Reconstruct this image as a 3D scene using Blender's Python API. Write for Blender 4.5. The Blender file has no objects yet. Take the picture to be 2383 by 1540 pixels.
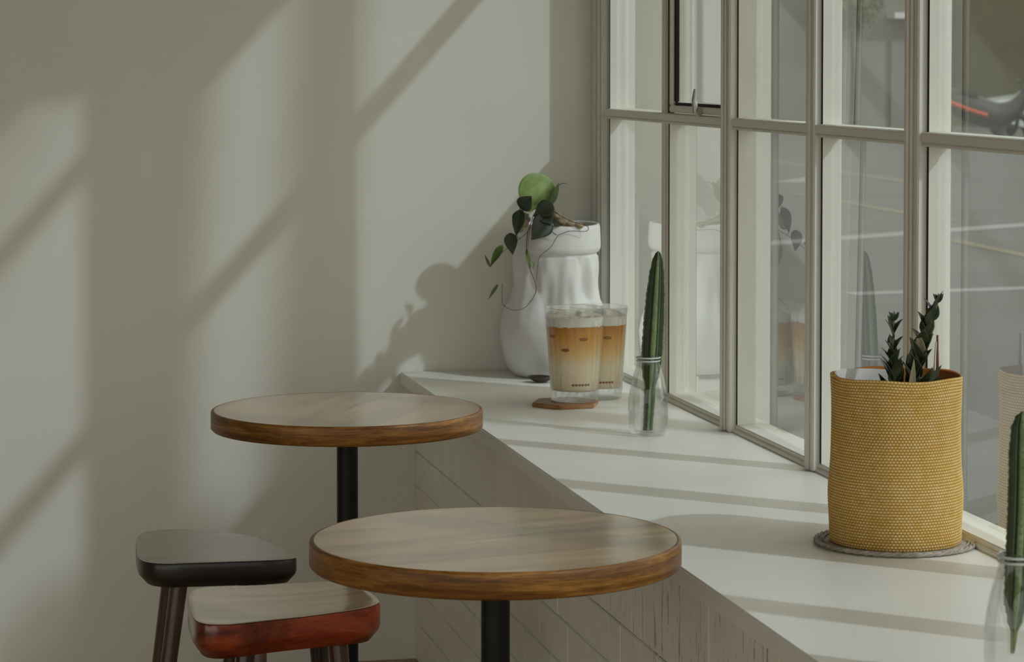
import bpy, bmesh, math, random
from mathutils import Vector, Matrix, noise
C = bpy.context.scene
COL = C.collection
PI = math.pi
R = math.radians
random.seed(7)

# ------------------------------------------------------------------ camera
# room frame: the inner face of the back wall is y = 0, the glass line of the window wall is x = 0,
# the room lies at x < 0, y < 0, the floor is z = 0
cd = bpy.data.cameras.new('camera'); cam = bpy.data.objects.new('camera', cd); COL.objects.link(cam)
C.camera = cam
cam.location = (-1.4515, -5.9352, 1.361)
cam.rotation_euler = (R(90 - 2.3), 0, R(-11.855))
cd.sensor_width = 36; cd.lens = 93.66; cd.shift_y = -0.1599
cd.clip_start = 0.05; cd.clip_end = 300
cd.dof.use_dof = True; cd.dof.focus_distance = 4.4; cd.dof.aperture_fstop = 16

# ------------------------------------------------------------------ world, sun, exposure
w = bpy.data.worlds.new('sky'); C.world = w; w.use_nodes = True
bg = w.node_tree.nodes['Background']
bg.inputs['Color'].default_value = (1.0, 0.985, 0.895, 1); bg.inputs['Strength'].default_value = 1.48
sd = bpy.data.lights.new('sun', 'SUN'); sun = bpy.data.objects.new('sun', sd); COL.objects.link(sun)
sd.energy = 1.24; sd.angle = R(1.2); sd.color = (0.84, 0.915, 1.0)
SUN = Vector((-1.05, 1.0, -1.186)).normalized()          # direction the sunlight travels
sun.rotation_euler = SUN.to_track_quat('-Z', 'Y').to_euler()
sun.location = (6, -6, 8)
C.view_settings.view_transform = 'Standard'; C.view_settings.look = 'None'
C.view_settings.exposure = -0.03; C.view_settings.gamma = 1.0; C.view_settings.use_curve_mapping = False
C.cycles.max_bounces = 10; C.cycles.diffuse_bounces = 5; C.cycles.transparent_max_bounces = 24
C.cycles.sample_clamp_indirect = 4

# ------------------------------------------------------------------ helpers
def lk(o, parent=None):
    COL.objects.link(o)
    if parent is not None: o.parent = parent
    return o
def obj(name, bm, mat, parent=None, smooth=False, mats=None):
    me = bpy.data.meshes.new(name)
    bmesh.ops.recalc_face_normals(bm, faces=bm.faces[:])
    bm.to_mesh(me); bm.free()
    for m in (mats or [mat]): me.materials.append(m)
    if smooth:
        for p in me.polygons: p.use_smooth = True
    return lk(bpy.data.objects.new(name, me), parent)
def auto(o, ang=40):
    me = o.data
    for p in me.polygons: p.use_smooth = True
    bm = bmesh.new(); bm.from_mesh(me)
    for e in bm.edges:
        if len(e.link_faces) == 2 and e.calc_face_angle(0) > R(ang): e.smooth = False
    bm.to_mesh(me); bm.free()
    return o
def thing(name, label, cat, loc=(0, 0, 0), rz=0, group=None):
    o = bpy.data.objects.new(name, None); lk(o); o.location = loc; o.rotation_euler = (0, 0, rz)
    o.empty_display_size = 0.05
    tag(o, label, cat, group)
    return o
def tag(o, label=None, cat=None, group=None, kind=None):
    if label: o['label'] = label
    if cat: o['category'] = cat
    if group: o['group'] = group
    if kind: o['kind'] = kind
    return o
def struct(o, label=None):
    o['kind'] = 'structure'
    if label: o['label'] = label
    return o
def bx(bm, x0, x1, y0, y1, z0, z1, bev=0):
    r = bmesh.ops.create_cube(bm, size=1)
    for v in r['verts']:
        v.co = Vector(((x0 + x1) / 2 + v.co.x * (x1 - x0), (y0 + y1) / 2 + v.co.y * (y1 - y0), (z0 + z1) / 2 + v.co.z * (z1 - z0)))
    if bev:
        es = {e for v in r['verts'] for e in v.link_edges}
        bmesh.ops.bevel(bm, geom=list(es), offset=bev, segments=2, affect='EDGES')
def box(x0, x1, y0, y1, z0, z1, bev=0):
    bm = bmesh.new(); bx(bm, x0, x1, y0, y1, z0, z1, bev); return bm
def lathe(bm, prof, n=64, c=(0, 0, 0), fn=None, close=False):
    rings = []
    for (r, z) in prof:
        ring = []
        for i in range(n):
            a = 2 * PI * i / n
            rr, zz = (r, z) if fn is None else fn(r, z, a)
            ring.append(bm.verts.new((c[0] + rr * math.cos(a), c[1] + rr * math.sin(a), c[2] + zz)))
        rings.append(ring)
    for k in range(len(rings) - 1):
        for i in range(n):
            j = (i + 1) % n
            bm.faces.new((rings[k][i], rings[k][j], rings[k + 1][j], rings[k + 1][i]))
    if close:
        for i in range(n):
            j = (i + 1) % n
            bm.faces.new((rings[-1][i], rings[-1][j], rings[0][j], rings[0][i]))
    else:
        bm.faces.new(rings[0]); bm.faces.new(rings[-1])
    return rings
def smoothpath(pts, sub=6):
    P = [Vector(p) for p in pts]; out = []
    for i in range(len(P) - 1):
        p0 = P[max(i - 1, 0)]; p1 = P[i]; p2 = P[i + 1]; p3 = P[min(i + 2, len(P) - 1)]
        for k in range(sub):
            t = k / sub
            out.append(0.5 * ((2 * p1) + (p2 - p0) * t + (2 * p0 - 5 * p1 + 4 * p2 - p3) * t * t + (3 * p1 - p0 - 3 * p2 + p3) * t ** 3))
    out.append(P[-1]); return out
def tube(bm, pts, r, n=8, r1=None, cs=None):
    rings = []; L = len(pts); up = Vector((0.13, 0.2, 0.97)).normalized()
    for i, p in enumerate(pts):
        p = Vector(p)
        d = (Vector(pts[min(i + 1, L - 1)]) - Vector(pts[max(i - 1, 0)])).normalized()
        if abs(d.dot(up)) > 0.98: up = Vector((1, 0, 0.1)).normalized()
        a = d.cross(up).normalized(); b = d.cross(a).normalized()
        t = i / (L - 1)
        rr = r if r1 is None else r + (r1 - r) * t
        if callable(r): rr = r(t)
        rings.append([bm.verts.new(p + (a * math.cos(2 * PI * k / n) + b * math.sin(2 * PI * k / n)) * rr * (cs(2 * PI * k / n, t) if cs else 1)) for k in range(n)])
    for i in range(L - 1):
        for k in range(n):
            j = (k + 1) % n
            bm.faces.new((rings[i][k], rings[i][j], rings[i + 1][j], rings[i + 1][k]))
    bm.faces.new(rings[0]); bm.faces.new(rings[-1])

# ------------------------------------------------------------------ materials
def newmat(name):
    m = bpy.data.materials.new(name); m.use_nodes = True
    nt = m.node_tree; return m, nt, nt.nodes['Principled BSDF']
def N(nt, t, **kw):
    n = nt.nodes.new(t)
    for k, v in kw.items():
        if k in n.inputs: n.inputs[k].default_value = v
        else: setattr(n, k, v)
    return n
def ramp(nt, fac, stops):
    r = nt.nodes.new('ShaderNodeValToRGB'); e = r.color_ramp.elements
    while len(e) < len(stops): e.new(0.5)
    for i, (p, c) in enumerate(stops): e[i].position = p; e[i].color = (*c, 1)
    nt.links.new(fac, r.inputs[0]); return r.outputs[0]
def coord(nt, scale=(1, 1, 1), loc=(0, 0, 0), rot=(0, 0, 0), kind='Object'):
    t = nt.nodes.new('ShaderNodeTexCoord'); m = nt.nodes.new('ShaderNodeMapping')
    m.inputs['Scale'].default_value = scale; m.inputs['Location'].default_value = loc; m.inputs['Rotation'].default_value = rot
    nt.links.new(t.outputs[kind], m.inputs[0]); return m.outputs[0]
def noi(nt, vec, scale, detail=4, rough=0.5, dist=0):
    n = nt.nodes.new('ShaderNodeTexNoise'); n.inputs['Scale'].default_value = scale
    n.inputs['Detail'].default_value = detail; n.inputs['Roughness'].default_value = rough; n.inputs['Distortion'].default_value = dist
    nt.links.new(vec, n.inputs['Vector']); return n.outputs['Fac']
def bump(nt, p, h, strength=0.3, dist=0.002):
    b = nt.nodes.new('ShaderNodeBump'); b.inputs['Strength'].default_value = strength; b.inputs['Distance'].default_value = dist
    nt.links.new(h, b.inputs['Height']); nt.links.new(b.outputs[0], p.inputs['Normal'])
def plain(name, col, rough=0.6, metal=0, var=0.06, vs=30, coat=0, bmp=0.0, bs=200, spec=None):
    m, nt, p = newmat(name)
    v = coord(nt)
    f = noi(nt, v, vs)
    c0 = tuple(c * (1 - var) for c in col); c1 = tuple(min(1, c * (1 + var)) for c in col)
    nt.links.new(ramp(nt, f, [(0.3, c0), (0.7, c1)]), p.inputs['Base Color'])
    p.inputs['Roughness'].default_value = rough; p.inputs['Metallic'].default_value = metal
    if coat: p.inputs['Coat Weight'].default_value = coat; p.inputs['Coat Roughness'].default_value = 0.12
    if spec is not None: p.inputs['Specular IOR Level'].default_value = spec
    if bmp: bump(nt, p, noi(nt, v, bs, 3), bmp, 0.001)
    return m
def wood(name, dark, mid, light, rough=0.3, axis=0, rings=9, coat=0.0, rot=0, spec=0.5):
    m, nt, p = newmat(name)
    sc = [14, 14, 14]
    if axis is None: sc = [3, 3, 60]
    else: sc[axis] = 1.2
    v = coord(nt, tuple(sc), rot=(0, 0, rot))
    f1 = noi(nt, v, 1.6, 6, 0.6, 0.6)
    sc2 = [90, 90, 90]
    if axis is None: sc2 = [25, 25, 260]
    else: sc2[axis] = 3
    v2 = coord(nt, tuple(sc2), rot=(0, 0, rot))
    f2 = noi(nt, v2, 2.0, 4, 0.6)
    f3 = noi(nt, coord(nt), 5, 3)
    mx = N(nt, 'ShaderNodeMath', operation='MULTIPLY_ADD'); mx.inputs[1].default_value = 0.6
    nt.links.new(f1, mx.inputs[0])
    m2 = N(nt, 'ShaderNodeMath', operation='MULTIPLY'); m2.inputs[1].default_value = 0.25; nt.links.new(f2, m2.inputs[0])
    nt.links.new(m2.outputs[0], mx.inputs[2])
    m3 = N(nt, 'ShaderNodeMath', operation='MULTIPLY_ADD'); m3.inputs[1].default_value = 0.2
    nt.links.new(f3, m3.inputs[0]); nt.links.new(mx.outputs[0], m3.inputs[2])
    nt.links.new(ramp(nt, m3.outputs[0], [(0.40, dark), (0.52, mid), (0.64, light)]), p.inputs['Base Color'])
    p.inputs['Roughness'].default_value = rough; p.inputs['Specular IOR Level'].default_value = spec
    if coat: p.inputs['Coat Weight'].default_value = coat; p.inputs['Coat Roughness'].default_value = 0.15
    bump(nt, p, f2, 0.12, 0.0006)
    return m
def clear(name, tint=(1, 1, 1), k=1.0, rough=0.0):
    # clear pane: straight-through transmission plus a Fresnel reflection on the face the ray enters by
    m = bpy.data.materials.new(name); m.use_nodes = True; nt = m.node_tree; nt.nodes.clear()
    out = nt.nodes.new('ShaderNodeOutputMaterial'); tr = N(nt, 'ShaderNodeBsdfTransparent', Color=(*tint, 1))
    gl = N(nt, 'ShaderNodeBsdfGlossy', Roughness=rough); fr = N(nt, 'ShaderNodeFresnel', IOR=1.5)
    ge = nt.nodes.new('ShaderNodeNewGeometry')
    a = N(nt, 'ShaderNodeMath', operation='SUBTRACT'); a.inputs[0].default_value = 1; nt.links.new(ge.outputs['Backfacing'], a.inputs[1])
    b = N(nt, 'ShaderNodeMath', operation='MULTIPLY'); nt.links.new(fr.outputs[0], b.inputs[0]); nt.links.new(a.outputs[0], b.inputs[1])
    c = N(nt, 'ShaderNodeMath', operation='MULTIPLY', use_clamp=True); nt.links.new(b.outputs[0], c.inputs[0]); c.inputs[1].default_value = k
    mix = nt.nodes.new('ShaderNodeMixShader'); nt.links.new(c.outputs[0], mix.inputs[0])
    nt.links.new(tr.outputs[0], mix.inputs[1]); nt.links.new(gl.outputs[0], mix.inputs[2]); nt.links.new(mix.outputs[0], out.inputs[0])
    return m

M = {}
M['wall'] = plain('wall_paint', (0.74, 0.735, 0.665), 0.85, var=0.012, vs=3, bmp=0.05, bs=60, spec=0.2)
M['trim'] = plain('window_paint', (0.73, 0.725, 0.66), 0.55, var=0.02, vs=20, bmp=0.05, bs=40, spec=0.3)
M['sill'] = plain('counter_paint', (0.86, 0.855, 0.81), 0.42, var=0.012, vs=8, bmp=0.03, bs=25, spec=0.35)
M['ceil'] = plain('ceiling_paint', (0.20, 0.145, 0.07), 0.9, var=0.01)
M['floor'] = wood('floor_boards', (0.34, 0.23, 0.13), (0.42, 0.30, 0.18), (0.50, 0.37, 0.24), 0.45, axis=1)
M['top'] = wood('tabletop_wood', (0.14, 0.06, 0.02), (0.40, 0.22, 0.09), (0.62, 0.40, 0.19), 0.24, axis=0, coat=1.0, rot=0.35, spec=0.8)
M['top'].node_tree.nodes['Principled BSDF'].inputs['Coat IOR'].default_value = 1.5
M['edge'] = wood('edge_band_wood', (0.06, 0.020, 0.004), (0.19, 0.075, 0.012), (0.38, 0.18, 0.04), 0.45, axis=None, coat=0.0, spec=0.35)
M['black'] = plain('black_metal', (0.006, 0.007, 0.007), 0.45, var=0.2, spec=0.25)
M['stool_dark'] = wood('dark_stool_wood', (0.008, 0.005, 0.004), (0.016, 0.01, 0.007), (0.03, 0.018, 0.012), 0.4, axis=0, coat=0.2)
M['stool_top'] = wood('sheen_seat_wood', (0.17, 0.12, 0.085), (0.24, 0.18, 0.13), (0.30, 0.23, 0.175), 0.3, axis=0, coat=0.9)  # paler than the seat edge: sheen and sunlight on the top put into the colour
M['stool_leg'] = wood('stool_leg_wood', (0.05, 0.028, 0.016), (0.09, 0.05, 0.03), (0.14, 0.08, 0.05), 0.35, axis=2)
M['stool_red'] = wood('red_lacquer_wood', (0.035, 0.005, 0.002), (0.16, 0.018, 0.004), (0.27, 0.045, 0.008), 0.28, axis=0, coat=0.5)
M['stool_redtop'] = wood('red_sheen_seat_wood', (0.24, 0.14, 0.07), (0.38, 0.25, 0.14), (0.46, 0.33, 0.20), 0.3, axis=0, coat=1.0)  # tan instead of red: light reflected off the seat is painted in
M['stool_redleg'] = wood('red_leg_wood', (0.012, 0.006, 0.004), (0.03, 0.012, 0.007), (0.07, 0.02, 0.01), 0.3, axis=2, coat=0.5)
for q in ('stool_top', 'stool_redtop'): M[q].node_tree.nodes['Principled BSDF'].inputs['Coat IOR'].default_value = 1.7
M['pane'] = clear('window_glass', (0.93, 0.95, 0.94), 2.1)
M['glass'] = clear('clear_glass', (0.965, 0.97, 0.965), 1.1)
def thick_glass(name, part):
    m = clear(name, (0.97, 0.975, 0.97), 1.0); nt = m.node_tree
    out = [n for n in nt.nodes if n.type == 'OUTPUT_MATERIAL'][0]; old = out.inputs[0].links[0].from_socket
    g = N(nt, 'ShaderNodeBsdfGlass', Roughness=0.0, IOR=1.45); mx = nt.nodes.new('ShaderNodeMixShader'); mx.inputs[0].default_value = part
    nt.links.new(old, mx.inputs[1]); nt.links.new(g.outputs[0], mx.inputs[2]); nt.links.new(mx.outputs[0], out.inputs[0]); return m
M['tumbler'] = thick_glass('tumbler_glass', 0.28)
M['bottle'] = thick_glass('bottle_glass', 0.16)
M['gap_gasket'] = plain('black_gap_gasket', (0.012, 0.010, 0.006), 0.8)
M['ceramic'] = plain('white_ceramic', (0.68, 0.68, 0.655), 0.38, var=0.02, vs=12, spec=0.4)
M['chrome'] = plain('latch_metal', (0.45, 0.43, 0.38), 0.35, metal=0.6)

def brick_mat():
    m, nt, p = newmat('painted_brick')
    v = coord(nt, (1, 1, 0.12))
    f = noi(nt, v, 90, 6, 0.7)
    t = nt.nodes.new('ShaderNodeTexCoord'); sp = nt.nodes.new('ShaderNodeSeparateXYZ'); nt.links.new(t.outputs['Object'], sp.inputs[0])
    mr = N(nt, 'ShaderNodeMapRange'); mr.inputs['From Min'].default_value = -1.7; mr.inputs['From Max'].default_value = -2.2
    nt.links.new(sp.outputs['Y'], mr.inputs['Value'])
    th = N(nt, 'ShaderNodeMath', operation='GREATER_THAN'); th.inputs[1].default_value = 0.60; nt.links.new(f, th.inputs[0])
    k = N(nt, 'ShaderNodeMath', operation='MULTIPLY'); nt.links.new(th.outputs[0], k.inputs[0]); nt.links.new(mr.outputs[0], k.inputs[1])
    mx = N(nt, 'ShaderNodeMix', data_type='RGBA'); nt.links.new(k.outputs[0], mx.inputs['Factor'])
    nt.links.new(ramp(nt, noi(nt, coord(nt), 14), [(0.3, (0.80, 0.79, 0.71)), (0.7, (0.86, 0.85, 0.77))]), mx.inputs[6])
    mx.inputs[7].default_value = (0.42, 0.36, 0.26, 1)
    nt.links.new(mx.outputs[2], p.inputs['Base Color']); p.inputs['Roughness'].default_value = 0.75
    mm = N(nt, 'ShaderNodeMath', operation='MULTIPLY_ADD'); nt.links.new(f, mm.inputs[0]); nt.links.new(mr.outputs[0], mm.inputs[1]); mm.inputs[2].default_value = 0
    bump(nt, p, mm.outputs[0], 0.5, 0.004)
    return m
M['brick'] = brick_mat()

# ------------------------------------------------------------------ room shell
ZC = 0.656            # top of the window counter
struct(obj('wall_back', box(-5.2, 0.41, 0, 0.22, -0.2, 3.3), M['wall']))
struct(obj('floor', box(-5.2, 0.0, -9.0, 0, -0.12, 0), M['floor']))
bm = bmesh.new(); bx(bm, -5.4, -5.2, -3.4, 0.22, -0.12, 3.1); bx(bm, -5.4, -5.2, -9.0, -3.4, 2.1, 3.1)   # unseen wall added to dim the room; gap lets light in past y = -3.4
struct(obj('wall_left', bm, plain('left_wall_paint', (0.40, 0.32, 0.20), 0.9)))
struct(obj('ceiling', box(-5.2, 0.10, -9.0, 0, 2.95, 3.1), M['ceil']))
struct(obj('ceiling_shadow_beam', box(-5.2, -0.02, -1.12, -1.06, 2.59, 2.95), M['wall']))  # unseen beam, added and sized to cast the level shadow edge on the wall
bm = bmesh.new()
bx(bm, 0.0, 0.16, -9.0, 0, -0.2, ZC - 0.03)                # masonry below the windows
bx(bm, 0.0, 0.12, -9.0, -5.19, ZC - 0.03, 3.1)             # solid wall past the last window
bx(bm, 0.0, 0.12, -1.05, 0, 2.44, 3.1); bx(bm, 0.0, 0.12, -5.19, -1.05, 2.86, 3.1)
struct(obj('wall_right', bm, M['wall']))

def low_wall():
    bm = bmesh.new()
    bx(bm, -0.426, 0.0, -6.2, 0.0, 0.0, 0.628)
    rows = []; z = 0.475
    while z > 0.0:
        rows.append((max(z - 0.0775, 0.0), z)); z -= 0.0775
    for i, (z0, z1) in enumerate(rows):
        off = (1.680, 1.535, 1.186 + 0.44, 1.60)[i % 4]
        y = off - 0.2225 * 10
        while y < 6.2:
            a = max(y, 0.0); b = min(y + 0.2225, 6.2)
            if b - a > 0.02:
                j = random.uniform(-0.0006, 0.0006)
                bx(bm, -0.4305 + j, -0.42, -b + 0.001, -a - 0.001, z0 + 0.0009, z1 - 0.0009, 0.0014)
            y += 0.2225
    for a, b in [(0.0, 0.863), (0.863, 1.411), (1.411, 1.97), (1.97, 2.40), (2.40, 2.72), (2.72, 3.1), (3.1, 3.6), (3.6, 4.3), (4.3, 5.2), (5.2, 6.2)]:
        bx(bm, -0.4305, -0.42, -b + 0.0012, -a - 0.0012, 0.4762, 0.627, 0.0016)
    return bm
o = struct(obj('wall_counter_base', low_wall(), M['brick']))
bm = box(-0.465, -0.002, -6.2, -0.001, 0.628, ZC, 0.0025)
struct(obj('trim_counter_top', bm, M['sill']))

# ------------------------------------------------------------------ windows
TOPZ = {1: 2.30}
def sash(bm, y0, y1, z0, z1, w_, xi, xo):
    """rectangular sash frame, y0 > y1 (far, near)"""
    bx(bm, xi, xo, y1, y0, z0, z0 + w_, 0.002); bx(bm, xi, xo, y1, y0, z1 - w_, z1, 0.002)
    bx(bm, xi, xo, y0 - w_, y0, z0 + w_, z1 - w_, 0.002); bx(bm, xi, xo, y1, y1 + w_, z0 + w_, z1 - w_, 0.002)
def window(idx, far, near, mull, top, opener=False, skew=(0, 0), tilt=(0, 0)):
    """one window bay between two posts: far, near are the glass limits along the wall, mull = (far, near) of its middle mullion"""
    root = bpy.data.objects.new('window_%d' % idx, None); lk(root); root.location = (0, near, ZC); root['kind'] = 'structure'
    def rel(bm):
        bmesh.ops.translate(bm, verts=bm.verts[:], vec=(0, -near, -ZC)); return bm
    bm = bmesh.new()
    bx(bm, -0.004, 0.040, near, far, ZC, ZC + 0.015, 0.002)                 # bottom rail
    bx(bm, -0.010, 0.0, near, far, ZC, ZC + 0.007, 0.0015)
    bx(bm, -0.012, 0.06, near, far, top - 0.04, top, 0.002)                # head
    obj('window_frame', rel(bm), M['trim'], root)
    bm = bmesh.new()                                                        # thin mullion with a small bead on its room side
    xm = -0.004 if idx == 1 else -0.016
    bx(bm, xm, 0.034, mull[1], mull[0], ZC + 0.001, top, 0.002)
    bx(bm, xm - 0.004, xm + 0.001, mull[1] + 0.016, mull[0] - 0.010, ZC + 0.002, top, 0.0018)
    obj('mullion', rel(bm), M['trim'], root)
    rails = []
    z = 1.2410
    while z < top - 0.2: rails.append(z); z += 0.612
    for zr in rails:
        bm = bmesh.new()
        bx(bm, -0.010, 0.034, near, far, zr - 0.011, zr + 0.011, 0.002)
        bx(bm, -0.0145, -0.009, near, far, zr - 0.004, zr + 0.010, 0.0015)
        bx(bm, -0.013, -0.009, near, far, zr - 0.0105, zr - 0.006, 0.001)
        obj('transom_rail', rel(bm), M['trim'], root)
    zs = [ZC + 0.015] + [q for r_ in rails for q in (r_ - 0.011, r_ + 0.011)] + [top - 0.04]
    for (a, b, nm) in ((far, mull[0], 0), (mull[1], near, 1)):
        for k in range(0, len(zs), 2):
            z0, z1 = zs[k], zs[k + 1]
            bm = bmesh.new()
            bx(bm, 0.0200, 0.0240, b - 0.004, a + 0.004, z0 - 0.003, z1 + 0.003)
            # old panes never sit quite true in their frames
            c = Vector((0.022, (a + b) / 2, (z0 + z1) / 2))
            bmesh.ops.rotate(bm, verts=bm.verts[:], cent=c, matrix=Matrix.Rotation(R(skew[nm]), 3, 'Z') @ Matrix.Rotation(R(tilt[nm]), 3, 'Y'))
            obj('window_pane', rel(bm), M['pane'], root)
            bm = bmesh.new()                                                # black strip up the pane's far jamb, standing for the dark groove
            wd = 0.007
            bx(bm, -0.0034, -0.0026, a - wd, a - 0.0002, z0 + 0.0002, z1 - 0.0002)
            st = bmesh.new(); bx(st, -0.0026, 0.0130, a - wd, a + 0.0005, z0 + 0.0002, z1 - 0.0002)
            obj('sash_stop', rel(st), M['trim'], root)
            if opener and nm == 1 and k == 2:
                bx(bm, -0.0055, 0.002, a - 0.026, a - 0.0002, z0, z1)  # wider black strip drawn for the dark gap beside the open sash
            obj('gap_gasket', rel(bm), M['gap_gasket'], root)
    if opener:                                                              # hopper sash in the upper pane behind the vase end
        z0, z1 = zs[2], zs[3]; a, b = mull[1] - 0.030, near + 0.004
        bm = bmesh.new(); sash(bm, a, b, z0 + 0.002, z1, 0.014, -0.010, 0.012)
        s_ = obj('opening_sash', rel(bm), M['trim'], root)
        bm = bmesh.new(); sash(bm, a - 0.0145, b + 0.0145, z0 + 0.0165, z1 - 0.0145, 0.006, -0.004, 0.006)
        obj('gap_gasket', rel(bm), M['gap_gasket'], s_)
        bm = bmesh.new()
        yl = (a + b) / 2 - 0.035
        bx(bm, -0.018, -0.010, yl - 0.012, yl + 0.012, z0 - 0.002, z0 + 0.016, 0.002)
        tube(bm, [(-0.020, yl, z0 + 0.006), (-0.023, yl + 0.002, z0 + 0.03), (-0.020, yl + 0.003, z0 + 0.052)], lambda t: 0.0065 - 0.003 * t, 10)
        obj('window_latch', rel(bm), M['chrome'], root)
    return root
w1 = window(1, -0.102, -1.045, (-0.563, -0.612), 2.44, opener=True, skew=(-1.6, -1.6))
w2 = window(2, -1.103, -2.043, (-1.556, -1.601), 2.86, skew=(-2.3, -2.1), tilt=(0, 0.6))
w3 = window(3, -2.105, -3.045, (-2.53, -2.60), 2.86, skew=(-1.0, -1.0))
w4 = window(4, -3.107, -4.047, (-3.53, -3.60), 2.86)
w5 = window(5, -4.109, -5.049, (-4.53, -4.60), 2.86)

# posts between the bays, moulded on the room side
def post(name, y0, y1, top, xo=0.036, xi=-0.022):
    bm = bmesh.new()
    wdt = y0 - y1
    bx(bm, -0.018, xo, y1, y0, ZC + 0.0005, top, 0.002)
    bx(bm, xi, -0.017, y1 + wdt * 0.30, y0 - wdt * 0.16, ZC + 0.0005, top, 0.003)
    bx(bm, xi - 0.004, xi + 0.001, y1 + wdt * 0.42, y1 + wdt * 0.60, ZC + 0.0005, top, 0.0022)
    struct(obj(name, bm, M['trim']))
post('trim_1', -1.045, -1.103, 2.86)
post('trim_2', -2.043, -2.105, 2.86)
post('trim_3', -3.045, -3.107, 2.86)
post('trim_4', -4.047, -4.109, 2.86)
post('trim_5', -5.049, -5.19, 2.86)
bm = bmesh.new()                                          # corner casing, stepped
bx(bm, -0.002, 0.036, -0.102, -0.0005, ZC + 0.0005, 2.44, 0.002)
bx(bm, -0.016, -0.001, -0.088, -0.0005, ZC + 0.0005, 2.44, 0.003)
bx(bm, -0.022, -0.015, -0.036, -0.0005, ZC + 0.0005, 2.44, 0.002)
bx(bm, -0.020, -0.015, -0.072, -0.050, ZC + 0.0005, 2.44, 0.002)
struct(obj('trim_6', bm, M['trim']))

# ------------------------------------------------------------------ round tables
def cafe_table(loc, label, foot=0.13):
    t = thing('cafe_table', label, 'table', loc, 0, 'round cafe tables')
    Rr = 0.25; zt = 0.72
    bm = bmesh.new()
    lathe(bm, [(0.0005, 0.686), (Rr - 0.012, 0.686), (Rr - 0.008, 0.7195), (Rr - 0.0035, zt), (0.0005, zt)], 128)
    auto(obj('tabletop', bm, M['top'], t), 50)
    bm = bmesh.new()
    lathe(bm, [(Rr - 0.010, 0.6855), (Rr - 0.003, 0.6848), (Rr, 0.688), (Rr, 0.7165), (Rr - 0.0012, 0.7192), (Rr - 0.0045, 0.7203), (Rr - 0.0085, 0.7196)], 160, close=True)
    auto(obj('edge_band', bm, M['edge'], t), 60)
    bm = bmesh.new(); lathe(bm, [(0.0195, 0.02), (0.0195, 0.682)], 32); auto(obj('column', bm, M['black'], t))
    bm = bmesh.new(); lathe(bm, [(0.07, 0.677), (0.075, 0.681), (0.075, 0.6857)], 40); auto(obj('mounting_plate', bm, M['black'], t))
    bm = bmesh.new(); lathe(bm, [(foot, 0.0), (foot, 0.008), (foot - 0.01, 0.012), (0.04, 0.018), (0.021, 0.03)], 64); auto(obj('base', bm, M['black'], t))
    return t
near = cafe_table((-0.742, -2.447, 0), 'nearer round wooden cafe table overlapping the front edge of the white counter')
far = cafe_table((-0.745, -1.092, 0), 'farther round wooden cafe table on a black column, by the white back wall')
far.rotation_euler.z = 1.1
near.rotation_euler.z = 0.25

# ------------------------------------------------------------------ stools
def chaikin(P, n=2):
    for _ in range(n):
        Q = []
        for i in range(len(P)):
            a = Vector(P[i]); b = Vector(P[(i + 1) % len(P)])
            Q += [a * 0.75 + b * 0.25, a * 0.25 + b * 0.75]
        P = Q
    return P
def stool(label, outline, th, mtop, medge, mleg, legs, dish=0.0):
    c = sum((Vector(p) for p in outline), Vector((0, 0))) / len(outline)
    t = thing('stool', label, 'stool', (c.x, c.y, 0), 0, 'wooden stools')
    P = [Vector(p) - c for p in chaikin([Vector(p) for p in outline], 3)]
    n = len(P)
    # seat body: edge wall, chamfered underside
    bm = bmesh.new(); H = 0.45
    def ring(s, z, f=None): return [bm.verts.new((p.x * s, p.y * s, (z if f is None else f(p, z)))) for p in P]
    def rise(p, z): return z + dish * (abs(p.x) / 0.15) ** 2
    rs = [ring(0.02, H - th), ring(0.70, H - th), ring(0.90, H - th * 0.93), ring(0.985, H - th * 0.62), ring(1.0, H - th * 0.5, None), ring(1.0, H - 0.006, rise), ring(0.992, H - 0.0015, rise)]
    for k in range(len(rs) - 1):
        for i in range(n):
            j = (i + 1) % n; bm.faces.new((rs[k][i], rs[k][j], rs[k + 1][j], rs[k + 1][i]))
    bm.faces.new(rs[0])
    if not dish: bm.faces.new(rs[-1])
    seat = auto(obj('seat', bm, medge, t), 50)
    bm = bmesh.new()
    ks = [0.992, 0.975, 0.93, 0.8, 0.6, 0.3]
    rs = []
    for k, s in enumerate(ks):
        dz = -dish * 1.3 * (1 - s ** 2) - (0.0 if k else 0.0014)
        rs.append([bm.verts.new((p.x * s, p.y * s, H + 0.0006 + dish * (abs(p.x * s) / 0.15) ** 2 * 1.0 + dz * 0.6)) for p in P])
    for k in range(len(rs) - 1):
        for i in range(n):
            j = (i + 1) % n; bm.faces.new((rs[k][i], rs[k][j], rs[k + 1][j], rs[k + 1][i]))
    ce = bm.verts.new((0, 0, H + 0.0006 - dish * 0.78))
    for i in range(n): bm.faces.new((rs[-1][i], rs[-1][(i + 1) % n], ce))
    obj('seat_face', bm, mtop, t, smooth=True)
    for (x0, y0, x1, y1) in legs:
        bm = bmesh.new()
        a = Vector((x0, y0, H - th + 0.004)); b = Vector((x1, y1, 0.0))
        tube(bm, [a, a.lerp(b, 0.5), b], 0.0165, 20, 0.0125)
        for v in bm.verts:
            if v.co.z < 0.012: v.co.z = 0.0
        auto(obj('leg', bm, mleg, t), 50)
    for k in range(4):
        (a0, b0, a1, b1), (c0, d0, c1, d1) = legs[k], legs[(k + 1) % 4]
        f = 0.62 if k % 2 else 0.5
        bm = bmesh.new()
        z = (0.45 - th) * (1 - f)
        tube(bm, [(a0 + (a1 - a0) * f, b0 + (b1 - b0) * f, z), (c0 + (c1 - c0) * f, d0 + (d1 - d0) * f, z)], 0.008, 12)
        obj('stretcher', bm, mleg, t, smooth=True)
    return t
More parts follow.
